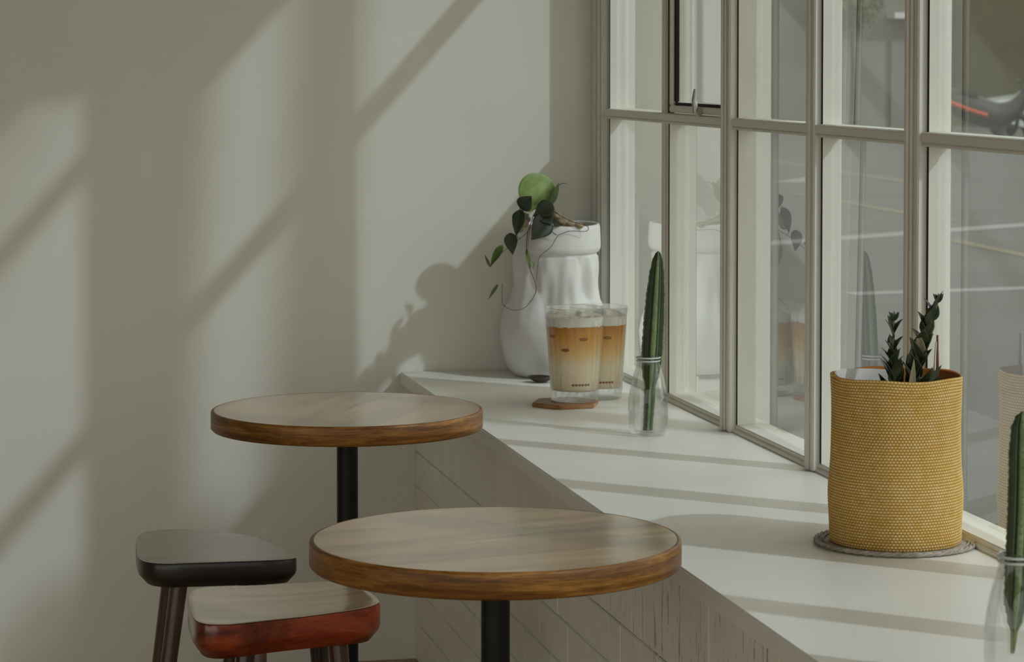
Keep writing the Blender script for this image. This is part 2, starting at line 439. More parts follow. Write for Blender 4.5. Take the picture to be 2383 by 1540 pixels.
stool('dark wooden stool with a black edged wedge shaped seat behind the red brown stool',
      [(-1.128, -1.118), (-1.125, -0.96), (-1.112, -0.79), (-1.06, -0.752), (-0.977, -0.785), (-0.912, -0.838), (-0.87, -0.92), (-0.845, -1.02), (-0.836, -1.105), (-0.862, -1.127), (-0.99, -1.122)],
      0.050, M['stool_top'], M['stool_dark'], M['stool_leg'],
      [(-0.075, -0.075, -0.135, -0.125), (0.07, -0.075, 0.065, -0.135), (0.06, 0.07, 0.10, 0.12), (-0.075, 0.085, -0.125, 0.125)])
stool('glossy red brown wooden stool between the dark stool and the near table',
      [(-1.078, -1.59), (-1.072, -1.46), (-1.056, -1.365), (-1.0, -1.345), (-0.90, -1.345), (-0.80, -1.347), (-0.772, -1.42), (-0.755, -1.54), (-0.765, -1.598), (-0.86, -1.618), (-0.95, -1.640), (-1.04, -1.680), (-1.075, -1.66)],
      0.060, M['stool_redtop'], M['stool_red'], M['stool_redleg'],
      [(-0.055, -0.085, -0.09, -0.12), (0.10, -0.07, 0.13, -0.11), (0.085, 0.075, 0.12, 0.11), (-0.055, 0.08, -0.09, 0.11)], dish=0.006)

# ------------------------------------------------------------------ crumpled white vase
VC = Vector((-0.134, -0.131, ZC))
def vase():
    prof = [(0.0005, 0.0), (0.078, 0.0), (0.092, 0.003), (0.103, 0.014), (0.112, 0.035), (0.119, 0.065), (0.1225, 0.095), (0.117, 0.125), (0.107, 0.150), (0.098, 0.172),
            (0.0935, 0.195), (0.0915, 0.22), (0.091, 0.245), (0.091, 0.265), (0.092, 0.276), (0.0975, 0.280), (0.1005, 0.287), (0.101, 0.30), (0.1005, 0.318), (0.100, 0.332),
            (0.098, 0.339), (0.0945, 0.3405), (0.091, 0.338), (0.089, 0.325), (0.086, 0.29), (0.082, 0.22), (0.082, 0.20), (0.0005, 0.20)]
    # refine
    P = []
    for i in range(len(prof) - 1):
        for k in range(3):
            t = k / 3; P.append((prof[i][0] * (1 - t) + prof[i + 1][0] * t, prof[i][1] * (1 - t) + prof[i + 1][1] * t))
    P.append(prof[-1])
    def fn(r, z, a):
        if r < 0.01: return r, z
        k = math.exp(-((z - 0.205) / 0.075) ** 2)
        q = noise.noise(Vector((math.cos(a) * 2.2, math.sin(a) * 2.2, z * 9))) + 0.6 * noise.noise(Vector((math.cos(a) * 5 + 4, math.sin(a) * 5, z * 14)))
        fold = abs(math.sin(2.5 * a + 9 * z + 0.6)) ** 0.7
        d = 0.015 * k * (fold - 0.55) + 0.009 * q * (0.35 + k) * (1 if z > 0.02 else z / 0.02)
        cuff = 0.0015 * math.sin(3 * a + 1) if z > 0.275 else 0
        return r + d * (0.3 if z > 0.272 else 1) + cuff, z + (0.0018 * math.sin(2 * a + 0.5) if z > 0.27 else 0)
    bm = bmesh.new(); lathe(bm, P, 120, fn=fn)
    o = obj('vase', bm, M['ceramic'], smooth=True); o.location = VC
    return tag(o, 'tall white crumpled ceramic vase with a rolled cuff at the corner end of the counter', 'vase')
vase()

def leaf_mat(name, c0, c1, rough=0.4, trans=0.15):
    m, nt, p = newmat(name)
    nt.links.new(ramp(nt, noi(nt, coord(nt), 40, 4), [(0.3, c0), (0.7, c1)]), p.inputs['Base Color'])
    p.inputs['Roughness'].default_value = rough; p.inputs['Subsurface Weight'].default_value = trans; p.inputs['Subsurface Radius'].default_value = (0.01, 0.02, 0.005)
    p.inputs['Subsurface Scale'].default_value = 0.1
    return m
M['leaf_pale'] = leaf_mat('pale_leaf', (0.17, 0.26, 0.055), (0.30, 0.40, 0.14), 0.45, 0.3)
M['leaf_dark'] = leaf_mat('dark_leaf', (0.008, 0.016, 0.004), (0.02, 0.034, 0.009), 0.5)
M['leaf_mid'] = leaf_mat('green_leaf', (0.05, 0.085, 0.015), (0.10, 0.15, 0.03), 0.45)
M['stem'] = plain('stem', (0.05, 0.042, 0.025), 0.6)
M['stem_green'] = plain('green_stem', (0.16, 0.17, 0.05), 0.6)
M['root'] = plain('dried_husk', (0.34, 0.26, 0.16), 0.8, var=0.3, vs=90)
M['bark'] = plain('growing_bark', (0.02, 0.016, 0.010), 0.95, var=0.4, vs=80, bmp=0.5)

def leaf(bm, base, tip, width, nrm, shape='ovate', cup=0.15, fold=0.0, th=0.0006, n=12, m=6):
    """a leaf blade from base to tip; nrm is the way its upper side faces"""
    base = Vector(base); tip = Vector(tip); d = tip - base; L = d.length; d.normalize()
    nn = Vector(nrm); nn = (nn - d * nn.dot(d)).normalized(); s = d.cross(nn).normalized()
    def wf(t):
        if shape == 'round': return math.sqrt(max(0.0, 1 - (2 * t - 1) ** 2))
        if shape == 'heart': return (math.sin(PI * min(1, t * 1.0) ** 0.55)) * 1.0
        if shape == 'lance': return math.sin(PI * t ** 0.8) ** 0.9
        return math.sin(PI * t ** 0.65)
    for side in (1,):
        G = {}
        for lay in (0, 1):
            for i in range(n + 1):
                t = i / n; wv = max(0.0, wf(t)) * width / 2
                for j in range(-m, m + 1):
                    q = j / m
                    h = -cup * L * (4 * t * (1 - t)) * (-0.5) + (fold * abs(q) * wv) - cup * 0.5 * wv * q * q
                    G[lay, i, j] = bm.verts.new(base + d * (L * t) + s * (wv * q) + nn * (h + (th if lay else 0)))
        for i in range(n):
            for j in range(-m, m):
                for lay in (0, 1):
                    f = (G[lay, i, j], G[lay, i + 1, j], G[lay, i + 1, j + 1], G[lay, i, j + 1])
                    bm.faces.new(f if lay else f[::-1])
        for i in range(n):
            for j in (-m, m):
                bm.faces.new((G[0, i, j], G[0, i + 1, j], G[1, i + 1, j], G[1, i, j]))
        for j in range(-m, m):
            for i in (0, n):
                bm.faces.new((G[0, i, j], G[0, i, j + 1], G[1, i, j + 1], G[1, i, j]))

def trailing_plant():
    t = thing('trailing_plant', 'trailing plant with one big pale green leaf and wiry stems in the white vase', 'plant', (VC.x, VC.y, ZC + 0.33))
    k = 0.00098
    def V(lx, y, lz): return Vector((lx * k, y, lz * k + 0.0105))     # measured in millimetre-like units from the rim centre
    def part(name, bm, mat, sm=True): return obj(name, bm, mat, t, smooth=sm)
    bm = bmesh.new(); lathe(bm, [(0.0005, -0.03), (0.083, -0.03), (0.084, -0.006), (0.05, 0.002), (0.0005, 0.004)], 40)
    for v in bm.verts:
        if v.co.z > -0.02: v.co.z += 0.006 * noise.noise(v.co * 60)
    part('bark_mulch', bm, M['bark'])
    # the large pale leaf, standing
    bm = bmesh.new(); leaf(bm, V(-66, -0.055, 36), V(-42, -0.045, 116), 0.090, (0.15, -1, 0.12), 'round', 0.10, 0.0, n=20, m=10); part('large_leaf', bm, M['leaf_pale'])
    bm = bmesh.new(); leaf(bm, V(-30, -0.06, 42), V(-4, -0.05, 96), 0.020, (0.6, -0.8, 0), 'lance', 0.05, 0.3); part('leaf', bm, M['leaf_mid'])
    L = [((-98, -0.075, 38), (-74, -0.085, 68), 0.030, (-.2, -1, .3), 'dark'), ((-118, -0.08, 18), (-92, -0.09, 36), 0.014, (-.3, -.6, .8), 'dark'),
         ((-100, -0.09, 38), (-113, -0.10, -22), 0.024, (-.5, -1, .1), 'dark'), ((-26, -0.09, 48), (-74, -0.10, 22), 0.032, (.1, -1, .5), 'dark'),
         ((-40, -0.095, 20), (-82, -0.115, -30), 0.042, (.2, -1, .15), 'dark'), ((-60, -0.09, 34), (-30, -0.105, 4), 0.03, (.3, -1, .2), 'dark'),
         ((-128, -0.105, -13), (-124, -0.115, -62), 0.024, (-.3, -1, .1), 'dark'), ((-146, -0.11, -40), (-176, -0.12, -88), 0.017, (-.5, -.8, .3), 'mid'),
         ((-176, -0.12, -88), (-187, -0.11, -60), 0.006, (-.5, -.8, .3), 'mid'), ((-158, -0.12, -126), (-182, -0.12, -162), 0.007, (-.3, -1, .2), 'mid'),
         ((-92, -0.11, -50), (-84, -0.115, -98), 0.010, (.2, -1, .1), 'mid'), ((-80, -0.11, -78), (-76, -0.115, -96), 0.008, (.2, -1, .1), 'mid'),
         ((-28, -0.09, 10), (-2, -0.09, 4), 0.026, (.1, -.7, .7), 'dark'), ((-84, -0.08, 32), (-58, -0.075, 44), 0.014, (0, -.5, .8), 'pale'), ((-80, -.07, 26), (-96, -.08, 22), .016, (0, -.4, .9), 'mid')]
    for b, e, wd, nr, kind in L:
        bm = bmesh.new(); leaf(bm, V(*b), V(*e), wd * (1.25 if kind == 'dark' else 1.1), nr, 'ovate', 0.08, 0.15); part('leaf', bm, M['leaf_' + kind])
    S = [[(-30, -0.08, 40), (-10, -0.10, 22), (20, -0.105, 8), (45, -0.105, 2), (51, -0.108, -6), (44, -0.108, -12), (10, -0.108, -11), (-8, -0.108, -16), (-20, -0.108, -22), (-36, -0.11, -46), (-60, -0.11, -66), (-66, -0.112, -86), (-70, -0.115, -118)],
         [(-22, -0.108, -20), (-34, -0.105, -10), (-38, -0.10, 4), (-36, -0.09, 20)],
         [(-70, -0.09, 30), (-86, -0.10, -10), (-110, -0.11, -28), (-130, -0.112, -44), (-150, -0.115, -58), (-176, -0.12, -88)],
         [(-86, -0.10, -10), (-92, -0.112, -50), (-84, -0.116, -96), (-72, -0.118, -130), (-76, -0.118, -155), (-98, -0.12, -180), (-125, -0.12, -185), (-147, -0.12, -172), (-149, -0.12, -150), (-149, -0.12, -125)],
         [(-14, -0.05, 62), (-4, -0.05, 88), (8, -0.05, 94), (13, -0.05, 92)],
         [(-100, -0.08, 40), (-112, -0.09, 20), (-116, -0.10, -10), (-104, -0.105, -30)],
         [(-80, -0.10, 6), (-88, -0.112, -30), (-90, -0.115, -62)]]
    for i, s in enumerate(S):
        bm = bmesh.new(); tube(bm, smoothpath([V(*p) for p in s], 8), 0.00095 if i != 2 else 0.0008, 6, 0.0006)
        part('stem', bm, M['stem_green'] if i in (6,) else M['stem'])
    for p, r_ in [((-96, -0.085, 6), 0.012), ((-104, -0.09, -6), 0.009), ((-2, -0.085, 8), 0.011), ((14, -0.088, 4), 0.010), ((34, -0.092, 0), 0.008), ((-16, -0.08, 22), 0.010), ((-88, -.07, 14), .012)]:
        bm = bmesh.new(); bmesh.ops.create_icosphere(bm, subdivisions=3, radius=r_)
        for v in bm.verts: v.co = Vector((v.co.x * 1.25, v.co.y, v.co.z * 0.8)) * (1 + 0.25 * noise.noise(v.co * 160)) + V(*p)
        part('husk', bm, M['root'])
trailing_plant()

# ------------------------------------------------------------------ iced coffees
def latte_mat():
    m, nt, p = newmat('layered_coffee')
    t = nt.nodes.new('ShaderNodeTexCoord'); sp = nt.nodes.new('ShaderNodeSeparateXYZ'); nt.links.new(t.outputs['Object'], sp.inputs[0])
    f = noi(nt, coord(nt, (1, 1, 0.5)), 28, 4, 0.6, 0.8)
    fs = N(nt, 'ShaderNodeMath', operation='MULTIPLY_ADD'); nt.links.new(f, fs.inputs[0]); fs.inputs[1].default_value = 0.055; fs.inputs[2].default_value = -0.027
    ad = N(nt, 'ShaderNodeMath', operation='ADD'); nt.links.new(fs.outputs[0], ad.inputs[0]); nt.links.new(sp.outputs['Z'], ad.inputs[1])
    mr = N(nt, 'ShaderNodeMapRange'); mr.inputs['From Min'].default_value = 0.02; mr.inputs['From Max'].default_value = 0.145
    nt.links.new(ad.outputs[0], mr.inputs['Value'])
    nt.links.new(ramp(nt, mr.outputs[0], [(0.0, (0.88, 0.76, 0.56)), (0.36, (0.92, 0.80, 0.58)), (0.56, (0.88, 0.60, 0.24)), (0.80, (0.76, 0.38, 0.07)), (1.0, (0.52, 0.20, 0.03))]), p.inputs['Base Color'])
    p.inputs['Roughness'].default_value = 0.35; p.inputs['Subsurface Weight'].default_value = 0.25; p.inputs['Subsurface Scale'].default_value = 0.02
    return m
M['latte'] = latte_mat()
def foam_mat():
    m, nt, p = newmat('dusted_foam')
    f = noi(nt, coord(nt, (1, 1, 0.3)), 45, 5, 0.7, 0.5)
    nt.links.new(ramp(nt, f, [(0.0, (0.86, 0.82, 0.75)), (0.50, (0.84, 0.78, 0.68)), (0.60, (0.45, 0.24, 0.10)), (0.72, (0.32, 0.13, 0.04))]), p.inputs['Base Color'])
    p.inputs['Roughness'].default_value = 0.8
    return m
M['foam_top'] = foam_mat()
M['foam'] = plain('milk_foam', (0.86, 0.83, 0.77), 0.8, var=0.05, vs=60)
M['syrup'] = plain('coffee_streak', (0.30, 0.12, 0.03), 0.4)
M['ice'] = plain('milky_ice', (0.66, 0.58, 0.45), 0.2)
def latte_glass(loc, label, seed):
    rnd = random.Random(seed)
    t = thing('latte_glass', label, 'drink', loc, rnd.random() * 6, 'iced lattes on the counter'); t.scale = (1.11, 1.11, 1.11)
    def flute(r, z, a): return r + (0.0007 * math.cos(20 * a) if 0.012 < z < 0.148 else 0), z
    pr = [(0.0005, 0.0), (0.040, 0.0), (0.0432, 0.002), (0.0438, 0.006), (0.0446, 0.022), (0.0470, 0.06), (0.0505, 0.11), (0.0530, 0.145), (0.0555, 0.170), (0.0558, 0.1725), (0.0550, 0.1735), (0.0540, 0.1725),
          (0.0515, 0.145), (0.0490, 0.11), (0.0455, 0.06), (0.0425, 0.024), (0.040, 0.0205), (0.0005, 0.020)]
    P = []
    for i in range(len(pr) - 1):
        for q in range(3): P.append((pr[i][0] + (pr[i + 1][0] - pr[i][0]) * q / 3, pr[i][1] + (pr[i + 1][1] - pr[i][1]) * q / 3))
    P.append(pr[-1])
    bm = bmesh.new(); lathe(bm, P, 120, fn=flute); obj('tumbler', bm, M['tumbler'], t, smooth=True)
    bm = bmesh.new(); lathe(bm, [(0.0005, 0.021), (0.0385, 0.0215), (0.0418, 0.026), (0.0452, 0.06), (0.0486, 0.11), (0.0510, 0.140), (0.0005, 0.140)], 80)
    auto(obj('coffee', bm, M['latte'], t), 50)
    bm = bmesh.new(); lathe(bm, [(0.0005, 0.1402), (0.0509, 0.1402), (0.0515, 0.146), (0.0522, 0.1545), (0.0505, 0.157)], 80,
                            fn=lambda r, z, a: (r, z + (0.004 * noise.noise(Vector((math.cos(a) * 2 + seed, math.sin(a) * 2, 0))) if 0.1400 < z < 0.1410 and r > 0.04 else 0)))
    fo = auto(obj('foam', bm, M['foam'], t), 60)
    bm = bmesh.new(); lathe(bm, [(0.0005, 0.1602), (0.03, 0.1598), (0.044, 0.1588), (0.0500, 0.1573), (0.0495, 0.1565), (0.0005, 0.1565)], 60,
                            fn=lambda r, z, a: (r, z + (0.0012 * noise.noise(Vector((r * 60 * math.cos(a), r * 60 * math.sin(a), seed))) if z > 0.157 else 0)))
    auto(obj('cinnamon_dusting', bm, M['foam_top'], fo), 60)
    for z, da, ln in ((0.034, 0, 6), (0.118, 0.4, 1), (0.098, -0.3, 1), (0.122, -0.9, 1), (0.034, 2.2, 3)):
        for q in range(ln):
            a = -PI / 2 + da + q * 0.14 - 0.3 - t.rotation_euler.z
            r_ = 0.0400 + (z - 0.021) * 0.098 + 0.0005
            bm = bmesh.new(); bmesh.ops.create_icosphere(bm, subdivisions=2, radius=0.0032)
            for v in bm.verts:
                v.co = Matrix.Rotation(a, 3, 'Z') @ Vector((v.co.x * 0.4, v.co.y * (1.1 if ln > 1 else 2.6), v.co.z * (0.8 + 0.3 * rnd.random())))
                v.co += Vector((r_ * math.cos(a), r_ * math.sin(a), z))
            obj('coffee_streak', bm, M['syrup'], t, smooth=True)
    for q in range(3):
        a = rnd.random() * 6; r_ = 0.026
        bm = bmesh.new(); bx(bm, -0.011, 0.011, -0.011, 0.011, -0.009, 0.009, 0.003)
        bmesh.ops.rotate(bm, verts=bm.verts[:], cent=(0, 0, 0), matrix=Matrix.Rotation(0.5, 3, 'X') @ Matrix.Rotation(a, 3, 'Z'))
        bmesh.ops.translate(bm, verts=bm.verts[:], vec=(r_ * math.cos(a), r_ * math.sin(a), 0.156))
        obj('ice_cube', bm, M['foam'], t, smooth=False)
    return t
M['coaster'] = wood('coaster_wood', (0.16, 0.06, 0.02), (0.34, 0.16, 0.06), (0.48, 0.27, 0.12), 0.45, axis=0)
def coaster(loc, rz):
    bm = bmesh.new(); Rr = 0.073
    pts = [Vector((Rr * math.cos(PI / 3 * i + rz), Rr * math.sin(PI / 3 * i + rz), 0)) for i in range(6)]
    a = [bm.verts.new(p) for p in pts]; b = [bm.verts.new(p + Vector((0, 0, 0.009))) for p in pts]
    bm.faces.new(a); bm.faces.new(b)
    for i in range(6): bm.faces.new((a[i], a[(i + 1) % 6], b[(i + 1) % 6], b[i]))
    bmesh.ops.bevel(bm, geom=bm.edges[:], offset=0.0018, segments=2, affect='EDGES')
    o = obj('coaster', bm, M['coaster']); o.location = loc
    return tag(o, 'hexagonal brown wooden coaster under the front iced latte', 'coaster')
coaster((-0.231, -0.652, ZC), R(8))
latte_glass((-0.211, -0.650, ZC + 0.0092), 'layered iced latte in a clear tumbler standing on the wooden coaster', 3)
latte_glass((-0.1345, -0.543, ZC), 'iced latte in a clear tumbler half hidden behind the front latte, beside the window', 11)
# dark wooden spoon lying by the vase
def spoon():
    t = thing('wooden_spoon', 'small dark brown oval spoon bowl lying on the counter in front of the white vase', 'spoon', (-0.197, -0.262, ZC), R(-14)); t.scale = (1.2, 1.2, 1.35)
    m = wood('dark_spoon_wood', (0.02, 0.010, 0.006), (0.05, 0.028, 0.016), (0.16, 0.10, 0.06), 0.4)
    bm = bmesh.new()
    lathe(bm, [(0.0005, 0.0), (0.010, 0.0008), (0.017, 0.005), (0.0195, 0.0095), (0.0185, 0.0098), (0.015, 0.006), (0.009, 0.003), (0.0005, 0.0022)], 40)
    for v in bm.verts: v.co.x *= 1.15; v.co.z += max(0, v.co.x) * -0.05 + 0.001
    obj('bowl', bm, m, t, smooth=True)
    bm = bmesh.new(); tube(bm, smoothpath([(0.0195, 0, 0.009), (0.03, 0, 0.0065), (0.05, 0.002, 0.005), (0.095, 0.004, 0.005)], 6), 0.0038, 10)
    obj('handle', bm, m, t, smooth=True)
spoon()

# ------------------------------------------------------------------ cactus cuttings in bottle vases
def cactus_mat():
    m, nt, p = newmat('cactus_skin')
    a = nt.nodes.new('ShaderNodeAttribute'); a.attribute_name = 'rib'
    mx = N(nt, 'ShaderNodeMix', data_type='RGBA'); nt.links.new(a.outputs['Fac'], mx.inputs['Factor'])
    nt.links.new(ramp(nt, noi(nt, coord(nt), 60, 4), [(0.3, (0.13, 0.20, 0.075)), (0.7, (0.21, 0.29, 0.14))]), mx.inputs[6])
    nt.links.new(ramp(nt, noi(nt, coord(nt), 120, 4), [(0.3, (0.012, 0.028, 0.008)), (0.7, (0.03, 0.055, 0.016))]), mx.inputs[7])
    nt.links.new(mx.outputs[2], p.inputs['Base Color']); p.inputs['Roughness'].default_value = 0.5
    return m
M['cactus'] = cactus_mat()
M['spine'] = plain('cactus_areole', (0.10, 0.085, 0.05), 0.8)
def cactus(base, tip, prof, label, spin, bend=0.0, root=None):
    """four deep ribs; prof = [(t, radius)]; a darker strip runs on the rib flanks"""
    t = thing('cactus_cutting', label, 'cactus', base, 0, 'cactus cuttings in glass bottles')
    d = Vector(tip) - Vector(base); nr = 90; ns = 64
    bm = bmesh.new(); lay = bm.verts.layers.float.new('rib')
    def rad(q):
        for i in range(len(prof) - 1):
            if prof[i][0] <= q <= prof[i + 1][0]:
                k = (q - prof[i][0]) / (prof[i + 1][0] - prof[i][0]); k = k * k * (3 - 2 * k)
                return prof[i][1] * (1 - k) + prof[i + 1][1] * k
        return prof[-1][1]
    rings = []
    for i in range(nr + 1):
        q = i / nr; c = d * q + Vector((bend * math.sin(PI * q), 0, 0)); r0 = rad(q)
        ring = []
        for k in range(ns):
            a = 2 * PI * k / ns
            c4 = abs(math.cos(2 * (a - spin)))
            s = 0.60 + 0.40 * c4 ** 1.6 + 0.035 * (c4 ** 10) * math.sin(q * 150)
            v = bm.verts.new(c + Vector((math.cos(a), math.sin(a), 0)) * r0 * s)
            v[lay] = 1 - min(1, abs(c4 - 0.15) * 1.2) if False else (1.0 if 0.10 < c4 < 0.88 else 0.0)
            ring.append(v)
        rings.append(ring)
    for i in range(nr):
        for k in range(ns):
            j = (k + 1) % ns; bm.faces.new((rings[i][k], rings[i][j], rings[i + 1][j], rings[i + 1][k]))
    bm.faces.new(rings[0]); bm.faces.new(rings[-1])
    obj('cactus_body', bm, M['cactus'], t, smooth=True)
    bm = bmesh.new()
    for rb in range(4):
        a = spin + rb * PI / 2
        for i in range(8, 88, 3):
            q = i / nr; r0 = rad(q)
            if r0 < 0.006: continue
            p0 = d * q + Vector((bend * math.sin(PI * q), 0, 0)) + Vector((math.cos(a), math.sin(a), 0)) * r0
            r = bmesh.ops.create_icosphere(bm, subdivisions=1, radius=0.0009)
            for v in r['verts']: v.co += p0
    o = obj('areoles', bm, M['spine'], t); o['kind'] = 'stuff'
    if root:
        bm = bmesh.new(); tube(bm, [Vector((0, 0, 0.002)), Vector((-0.001, 0, -0.012)), Vector((-0.002, 0, -0.024))], 0.0042, 12, 0.0024)
        obj('root_stub', bm, M['stem_green'], t, smooth=True)
    return t
def bottle(loc, label):
    t = thing('glass_bottle_vase', label, 'vase', loc, 0, 'glass bottle vases')
    pr = [(0.0005, 0.0015), (0.020, 0.0005), (0.027, 0.0), (0.0325, 0.003), (0.0362, 0.012), (0.0375, 0.028), (0.0378, 0.045), (0.0372, 0.065), (0.0350, 0.085), (0.0305, 0.105), (0.0255, 0.122), (0.0222, 0.135), (0.0212, 0.143), (0.0215, 0.150),
          (0.0205, 0.1505), (0.0198, 0.143), (0.0207, 0.134), (0.0240, 0.121), (0.0289, 0.104), (0.0335, 0.084), (0.0357, 0.065), (0.0363, 0.045), (0.036, 0.028), (0.0345, 0.014), (0.030, 0.0075), (0.02, 0.006), (0.0005, 0.0075)]
    P = []
    for i in range(len(pr) - 1):
        for q in range(2): P.append((pr[i][0] + (pr[i + 1][0] - pr[i][0]) * q / 2, pr[i][1] + (pr[i + 1][1] - pr[i][1]) * q / 2))
    P.append(pr[-1])
    bm = bmesh.new(); lathe(bm, P, 80); obj('bottle', bm, M['bottle'], t, smooth=True)
    for z in (0.1465, 0.1405):
        bm = bmesh.new(); n = 64; rr = 0.0226 if z > 0.143 else 0.0218
        ring = [(rr + 0.0014 * math.cos(b), z + 0.0016 * math.sin(b)) for b in [2 * PI * q / 10 for q in range(10)]]
        lathe(bm, ring, n, close=True); obj('neck_ring', bm, M['ringglass'], t, smooth=True)
    return t
M['ringglass'] = plain('bright_glass_lip', (0.55, 0.55, 0.52), 0.12, var=0.02, spec=0.8)
B1 = Vector((-0.1745, -1.100, ZC)); B2 = Vector((-0.279, -3.130, ZC))
bottle(B1, 'small clear glass bottle vase standing alone on the counter beside the iced lattes')
bottle(B2, 'clear glass bottle vase at the right edge in front of the yellow basket')
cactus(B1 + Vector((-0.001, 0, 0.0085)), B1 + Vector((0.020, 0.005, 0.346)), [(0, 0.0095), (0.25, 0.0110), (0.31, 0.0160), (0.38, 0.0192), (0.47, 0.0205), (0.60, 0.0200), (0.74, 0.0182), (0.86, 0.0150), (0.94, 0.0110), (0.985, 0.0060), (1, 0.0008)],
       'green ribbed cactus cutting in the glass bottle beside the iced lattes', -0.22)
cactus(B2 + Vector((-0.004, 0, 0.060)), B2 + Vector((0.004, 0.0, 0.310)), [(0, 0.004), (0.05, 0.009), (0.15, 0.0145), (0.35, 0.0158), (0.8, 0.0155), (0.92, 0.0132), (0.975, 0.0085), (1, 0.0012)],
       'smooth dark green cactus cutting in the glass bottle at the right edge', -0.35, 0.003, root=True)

# ------------------------------------------------------------------ woven yellow basket with plants
BK = Vector((-0.110, -2.268, ZC))
def basket_mat(name, gap, lo, hi):
    m, nt, p = newmat(name)
    a = nt.nodes.new('ShaderNodeAttribute'); a.attribute_name = 'weave'
    f = noi(nt, coord(nt), 70, 4, 0.7)
    mx = N(nt, 'ShaderNodeMix', data_type='RGBA'); nt.links.new(a.outputs['Fac'], mx.inputs['Factor'])
    mx.inputs[6].default_value = (*gap, 1)
    nt.links.new(ramp(nt, f, [(0.3, lo), (0.7, hi)]), mx.inputs[7])
    nt.links.new(mx.outputs[2], p.inputs['Base Color']); p.inputs['Roughness'].default_value = 0.8
    return m
M['basket'] = basket_mat('woven_straw', (0.34, 0.125, 0.010), (0.74, 0.50, 0.10), (0.88, 0.72, 0.32))
def basket():
    t = thing('woven_basket', 'tall cylindrical mustard yellow woven basket holding leafy stems, on the counter', 'basket', BK)
    H = 0.244; rows = 58; cols = 118; nz = rows * 5; na = cols * 6
    bm = bmesh.new(); lay = bm.verts.layers.float.new('weave'); rings = []
    for i in range(nz + 1):
        z = H * i / nz; q = z / H
        R0 = 0.0945 + 0.0012 * math.sin(q * 7) + 0.0016 * math.exp(-((q - 0.30) / 0.12) ** 2) - 0.001 * q
        if q < 0.02: R0 -= 0.002 * (1 - q / 0.02)
        ring = []
        row = i // 5; fz = abs(math.sin(PI * i / 5))
        for k in range(na):
            a = 2 * PI * k / na
            ph = 0.5 if row % 2 else 0.0
            fa = abs(math.sin(PI * (k / 6 + ph + 0.25 * q * 10 / 10)))
            w_ = (fz ** 0.6) * (fa ** 0.6)
            ov = 0.0012 * math.sin(2 * a + 0.8) * (0.4 + q) + 0.0008 * noise.noise(Vector((math.cos(a) * 2, math.sin(a) * 2, q * 4)))
            zz = z + (0.004 * math.exp(-((a - PI * 1.02) / 0.10) ** 2) if q > 0.985 else 0) + (0.0012 * math.sin(5 * a) * q if q > 0.9 else 0)
            v = bm.verts.new((math.cos(a) * (R0 + ov + 0.0013 * w_), math.sin(a) * (R0 + ov + 0.0013 * w_), zz + 0.0045))
            v[lay] = w_
            ring.append(v)
        rings.append(ring)
    for i in range(nz):
        for k in range(na):
            j = (k + 1) % na; bm.faces.new((rings[i][k], rings[i][j], rings[i + 1][j], rings[i + 1][k]))
    # inner wall
    inn = []
    for z in (H + 0.0035, H * 0.7, 0.01):
        inn.append([bm.verts.new((math.cos(2 * PI * k / na) * 0.0915, math.sin(2 * PI * k / na) * 0.0915, z)) for k in range(na)])
    for k in range(na):
        j = (k + 1) % na
        bm.faces.new((rings[-1][k], rings[-1][j], inn[0][j], inn[0][k]))
        for q in (0, 1): bm.faces.new((inn[q][k], inn[q][j], inn[q + 1][j], inn[q + 1][k]))
    bm.faces.new(inn[2]); bm.faces.new(rings[0])
    obj('woven_body', bm, M['basket'], t, smooth=True)
    # white paper liner standing along the window-far side of the rim
    bm = bmesh.new(); n = 40; V0 = []
    for (rr, z) in ((0.0893, 0.02), (0.0893, H + 0.0015), (0.0885, H + 0.0015), (0.0885, 0.02)):
        V0.append([bm.verts.new((math.cos(a) * rr, math.sin(a) * rr, z + (0.004 * math.sin((a - 1.5) * 1.6) if z > 0.1 else 0))) for a in [1.30 + (2.0) * q / n for q in range(n + 1)]])
    for q in range(4):
        for k in range(n): bm.faces.new((V0[q][k], V0[q][k + 1], V0[(q + 1) % 4][k + 1], V0[(q + 1) % 4][k]))
    obj('paper_liner', bm, plain('liner_paper', (0.72, 0.71, 0.69), 0.7), t, smooth=False)
basket()
